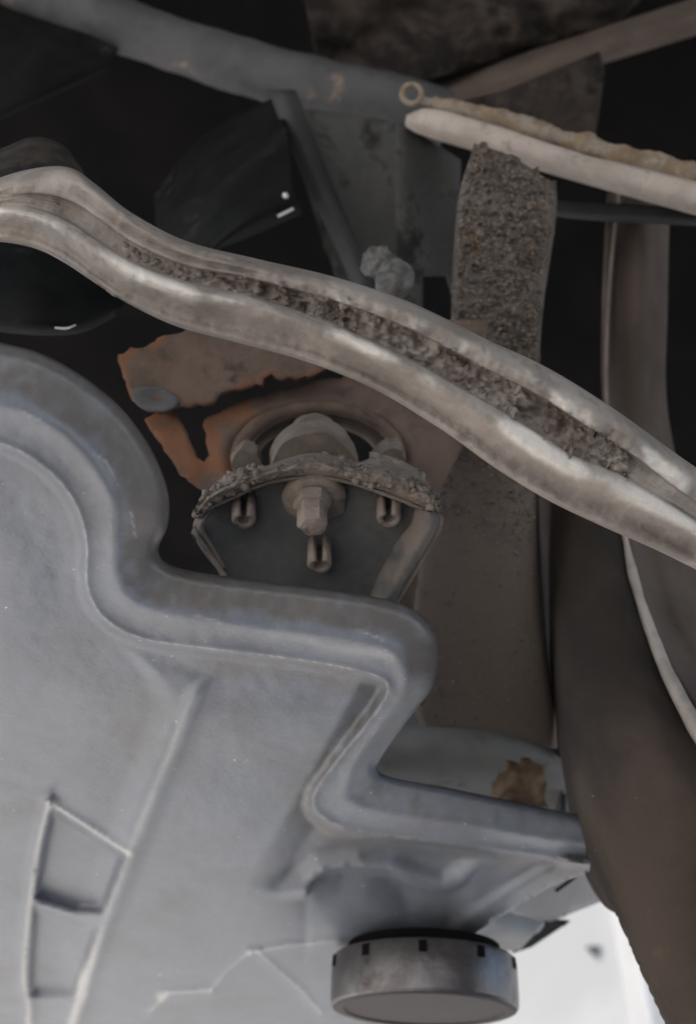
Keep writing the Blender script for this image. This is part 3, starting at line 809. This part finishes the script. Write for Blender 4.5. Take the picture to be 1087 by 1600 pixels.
# ------------------------------------------------------------------ dark castings at upper left
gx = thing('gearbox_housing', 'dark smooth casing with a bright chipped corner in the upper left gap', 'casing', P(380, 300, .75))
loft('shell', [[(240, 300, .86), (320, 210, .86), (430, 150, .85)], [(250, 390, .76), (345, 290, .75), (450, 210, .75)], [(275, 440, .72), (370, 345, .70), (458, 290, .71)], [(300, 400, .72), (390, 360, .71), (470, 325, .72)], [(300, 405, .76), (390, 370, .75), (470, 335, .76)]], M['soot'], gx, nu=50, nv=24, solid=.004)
tube('bright_corner', [(434, 338, .706, 2.5), (458, 326, .708, 2.5)], M['chip'], gx, n=8, seg=8)  # painted glint along the casing corner
lathe('bright_chip', P(446, 306, .706), FWD, [(-.0008, .0004), (-.0004, .0016), (.002, .0030)], M['chip'], gx, seg=7, bump=.0012, bscale=300)  # painted glint, a small pale spot
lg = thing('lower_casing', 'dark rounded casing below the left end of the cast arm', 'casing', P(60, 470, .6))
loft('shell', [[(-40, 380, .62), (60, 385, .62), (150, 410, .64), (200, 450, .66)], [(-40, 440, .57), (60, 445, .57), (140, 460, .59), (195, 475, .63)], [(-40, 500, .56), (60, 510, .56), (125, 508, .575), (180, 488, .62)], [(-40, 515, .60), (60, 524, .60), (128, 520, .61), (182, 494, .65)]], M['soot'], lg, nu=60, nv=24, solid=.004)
tube('bright_edge', [(86, 512, .558, 1.8), (104, 513, .56, 2.2), (118, 508, .565, 1.6)], M['chip'], lg, n=10, seg=8)  # painted glint along the lower casing edge
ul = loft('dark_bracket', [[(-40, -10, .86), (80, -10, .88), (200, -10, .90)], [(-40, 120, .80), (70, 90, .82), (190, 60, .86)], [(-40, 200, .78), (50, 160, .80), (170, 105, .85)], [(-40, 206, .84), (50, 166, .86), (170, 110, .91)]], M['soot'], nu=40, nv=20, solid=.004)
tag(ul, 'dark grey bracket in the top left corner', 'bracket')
hub = loft('arm_bush', [[(-60, 240, .53), (0, 232, .53), (50, 214, .535), (95, 224, .535), (128, 262, .53)], [(-60, 262, .50), (5, 250, .495), (55, 234, .50), (98, 246, .505), (136, 280, .51)], [(-60, 300, .475), (5, 290, .475), (60, 276, .478), (105, 282, .482), (146, 300, .49)], [(-60, 340, .48), (10, 330, .48), (70, 310, .48), (120, 312, .485), (160, 330, .49)]], M['sootbrown'], nu=80, nv=40, solid=.004, bump=lambda u, v, p: .003 * fr(p, 60, 5))
tag(hub, 'dusty brown bush seated above the left end of the cast arm', 'bush')

# ------------------------------------------------------------------ wheel
wh = thing('wheel', 'dark brown dusty wheel seen from inside along the right edge', 'wheel', P(1000, 1000, .6))
T = [[(836, 680, .74), (846, 880, .71), (862, 1080, .68), (884, 1240, .66), (905, 1345, .65), (940, 1412, .64), (978, 1440, .62), (1000, 1500, .60), (1062, 1640, .57)],
     [(848, 680, .70), (856, 880, .67), (872, 1080, .64), (890, 1230, .62), (914, 1330, .61), (944, 1400, .60), (968, 1440, .59), (1003, 1520, .575), (1058, 1640, .55)],
     [(862, 680, .68), (868, 880, .645), (884, 1080, .61), (903, 1230, .585), (928, 1330, .573), (955, 1400, .565), (975, 1445, .56), (1010, 1525, .55), (1064, 1640, .53)],
     [(890, 690, .66), (900, 880, .62), (925, 1080, .58), (960, 1230, .55), (990, 1330, .535), (1015, 1400, .53), (1040, 1450, .525), (1080, 1525, .515), (1140, 1640, .50)],
     [(930, 710, .66), (945, 850, .62), (985, 1020, .575), (1030, 1150, .54), (1070, 1250, .525), (1110, 1330, .515), (1150, 1400, .51), (1190, 1480, .50), (1240, 1600, .49)],
     [(966, 730, .67), (980, 850, .635), (1008, 965, .60), (1045, 1062, .57), (1090, 1145, .55), (1140, 1220, .54), (1190, 1290, .53), (1240, 1360, .52), (1300, 1450, .51)]]
T = [list(R) + [(R[-1][0] + (R[-1][0] - R[-2][0]) * 1.6, R[-1][1] + (R[-1][1] - R[-2][1]) * 1.6, R[-1][2] - .03)] for R in T]
loft('tyre', T, M['tyre'], wh, nu=200, nv=100, solid=.002, attr=lambda u, v, p: min(1, max(0, .05 + .35 * fr(p, 12))), bump=lambda u, v, p: .0005 * fr(p, 50))
tube('rim_lip', [(948, 640, .665, 3), (958, 740, .655, 4), (974, 830, .635, 5), (990, 905, .612, 7), (1012, 975, .592, 9), (1045, 1058, .565, 11), (1092, 1146, .545, 14), (1150, 1230, .53, 15)], M['lip'], wh, n=70, seg=12, bump=.0006)
loft('rim_barrel', [[(955, 300, .74), (948, 480, .73), (950, 640, .71), (978, 820, .68), (1012, 960, .65), (1060, 1060, .63), (1130, 1160, .60)], [(975, 300, .75), (965, 480, .74), (968, 640, .72), (998, 820, .70), (1034, 950, .68), (1080, 1040, .66), (1150, 1140, .63)],
                    [(1010, 300, .74), (1005, 480, .73), (1008, 640, .72), (1035, 820, .71), (1062, 940, .69), (1110, 1030, .67), (1180, 1120, .64)], [(1046, 300, .78), (1042, 480, .77), (1042, 640, .76), (1080, 820, .75), (1110, 940, .73), (1150, 1020, .71), (1200, 1110, .68)]], M['brown'], wh, nu=80, nv=24, solid=.004)
tube('barrel_edge', [(966, 300, .735, 3), (954, 420, .73, 3), (947, 540, .72, 3), (948, 640, .71, 3), (956, 700, .70, 3)], M['rubber'], wh, n=40, seg=8)

# ------------------------------------------------------------------ behind the pan: pale housing, mud, added dark sheet, bracket
ah = loft('axle_housing', [[(560, 1075, .80), (700, 1105, .80), (800, 1135, .80), (900, 1170, .80)], [(560, 1130, .73), (690, 1140, .73), (800, 1160, .735), (900, 1190, .74)], [(560, 1190, .72), (680, 1190, .72), (790, 1205, .725), (900, 1225, .73)], [(560, 1225, .75), (670, 1235, .75), (780, 1255, .755), (900, 1275, .76)], [(560, 1240, .80), (670, 1250, .80), (780, 1268, .80), (900, 1290, .81)]], M['beige'], nu=60, nv=30, solid=.004, bump=lambda u, v, p: .001 * fr(p, 30))
tag(ah, 'pale rounded housing tucked behind the diagonal rim of the pan', 'axle housing')
mp_ = [(766, 1258), (764, 1244), (776, 1214), (800, 1196), (830, 1190), (850, 1208), (852, 1240), (846, 1262), (800, 1256), (780, 1262)]
mud = plate('mud_clump', smooth_curve(mp_, True, 60), lambda V: .70 - .010 * sst(0, 22, segdist(V, mp_)) + np.array([.003 * fr(Vector((x * .01, y * .01, 1)), 6) for x, y in V]), M['mud'], step=5, solid=.006, rag=4)
tag(mud, 'brown clump of dried mud stuck on the pale housing', 'mud clump')
sb = loft('shaded_bracket', [[(820, 1080, .79), (850, 1190, .78), (860, 1290, .77)], [(872, 1080, .74), (876, 1200, .735), (880, 1290, .73)], [(880, 1080, .78), (882, 1200, .77), (878, 1290, .77)]], M['dark'], nu=20, nv=8, solid=.004)  # added to keep this gap dark and cover the bright background
tag(sb, 'dark bracket behind the mud clump beside the tyre', 'bracket')

# channel bracket below the pan flange
ch = thing('channel_bracket', 'pale grey bent sheet bracket below the right end of the pan', 'bracket', P(800, 1420, .8))
plate('upper_sheet', [(930, 1340), (950, 1362), (948, 1405), (860, 1440), (770, 1430), (640, 1470), (700, 1400), (800, 1350)], lambda V: .80 + (V[:, 1] - 1340) * .0004, M['galv'], ch, step=10, solid=.003)
loft('lower_curl', [[(695, 1478, .82), (760, 1425, .80), (850, 1440, .79)], [(715, 1480, .79), (770, 1450, .78), (836, 1458, .775)], [(760, 1488, .80), (800, 1486, .79), (812, 1484, .79)]], M['galv'], ch, nu=30, nv=14, solid=.003)
plate('dark_gap_plate', [(800, 1490), (850, 1436), (890, 1440), (830, 1480)], lambda V: .84 + 0 * V[:, 0], M['dark'], ch, step=10, solid=.003)  # dark sheet stands in for the shade in the gap
loft('clip', [[(862, 1362, .77), (890, 1350, .765), (925, 1352, .76)], [(868, 1372, .765), (892, 1360, .76), (925, 1362, .755)]], M['tubegrey'], ch, nu=16, nv=5, solid=.003)
tube('clip_arm', [(868, 1392, .77, 3), (898, 1370, .765, 3)], M['black'], ch, n=6, seg=6)

# round cap hanging under the pan
rc = thing('round_cap', 'grey round cap with notched upper edge at the bottom centre', 'filter cap', P(660, 1530, .66))
CD = .66
cpx = CD / F
ctr = P(662, 1507, CD + .03)
dn = Vector((-.03, .17, -1)).normalized()
cap = lathe('shell', ctr, dn, [(-.003, .050), (-.003, .0590), (0, .0605), (.022, .0605), (.026, .0600), (.0275, .0588), (.0220, .0580), (.0220, 0)], M['alu'], rc, seg=72, sharp=30)
for a in range(10):
    an = 2 * math.pi * a / 10 + .25
    ea = dn.cross(Vector((0, 1, 0))).normalized(); eb = ea.cross(dn).normalized()
    e2 = ea * math.cos(an) + eb * math.sin(an); e1 = dn.cross(e2)
    c_ = ctr + e2 * .0598 + dn * .0022
    vs = [c_ + e1 * (sx * .0026) + e2 * (sy * .0012) + dn * (sz * .0034) for sz in (-1, 1) for sy in (-1, 1) for sx in (-1, 1)]
    mk('notch', vs, [(0, 2, 3, 1), (4, 5, 7, 6), (0, 1, 5, 4), (2, 6, 7, 3), (0, 4, 6, 2), (1, 3, 7, 5)], M['black'], rc, smooth=False, flip_to_cam=False)  # black blocks stand in for the shade inside the notches
lathe('bottom_plate', ctr, dn, [(.0270, .0590), (.0282, .0570), (.0282, .052), (.026, .050), (.025, .025), (.025, .0)], M['maroon'], rc, seg=48)
lathe('seat_disc', ctr - dn * .03, dn, [(.019, .050), (.031, .050)], M['black'], rc, seg=48)

# beyond the vehicle: a pale post and a small fitting on the wall
def ground_pt(x, y, Y):
    """the point seen at pixel (x, y) on the upright plane Y metres ahead"""
    r = FWD + RT * ((x - 543.5) / F) + UP * ((800 - y) / F)
    return CAM + r * (Y / r.y)
a0, a1 = ground_pt(985, 1600, 2.6), ground_pt(950, 1420, 2.6)
post = box('pale_post', (a1.x + .02, 2.5, 0), (a1.x + .20, 2.68, 3.6), M['post'], bevel=.01)
tag(post, 'pale grey square post outdoors beside the tyre at lower right', 'post')
f0 = ground_pt(928, 1488, 4.2)
ft = thing('wall_fitting', 'small dark fitting on the white wall beside the pale post', 'fitting', (f0.x, 4.2, f0.z))
lathe('boss', Vector((f0.x, 4.2, f0.z)), (0, -1, 0), [(0, .014), (.006, .014), (.010, .009), (.012, 0)], M['dark'], ft, seg=16)
box('bar', (f0.x - .028, 4.192, f0.z + .012), (f0.x + .028, 4.2, f0.z + .022), M['dark'], ft)
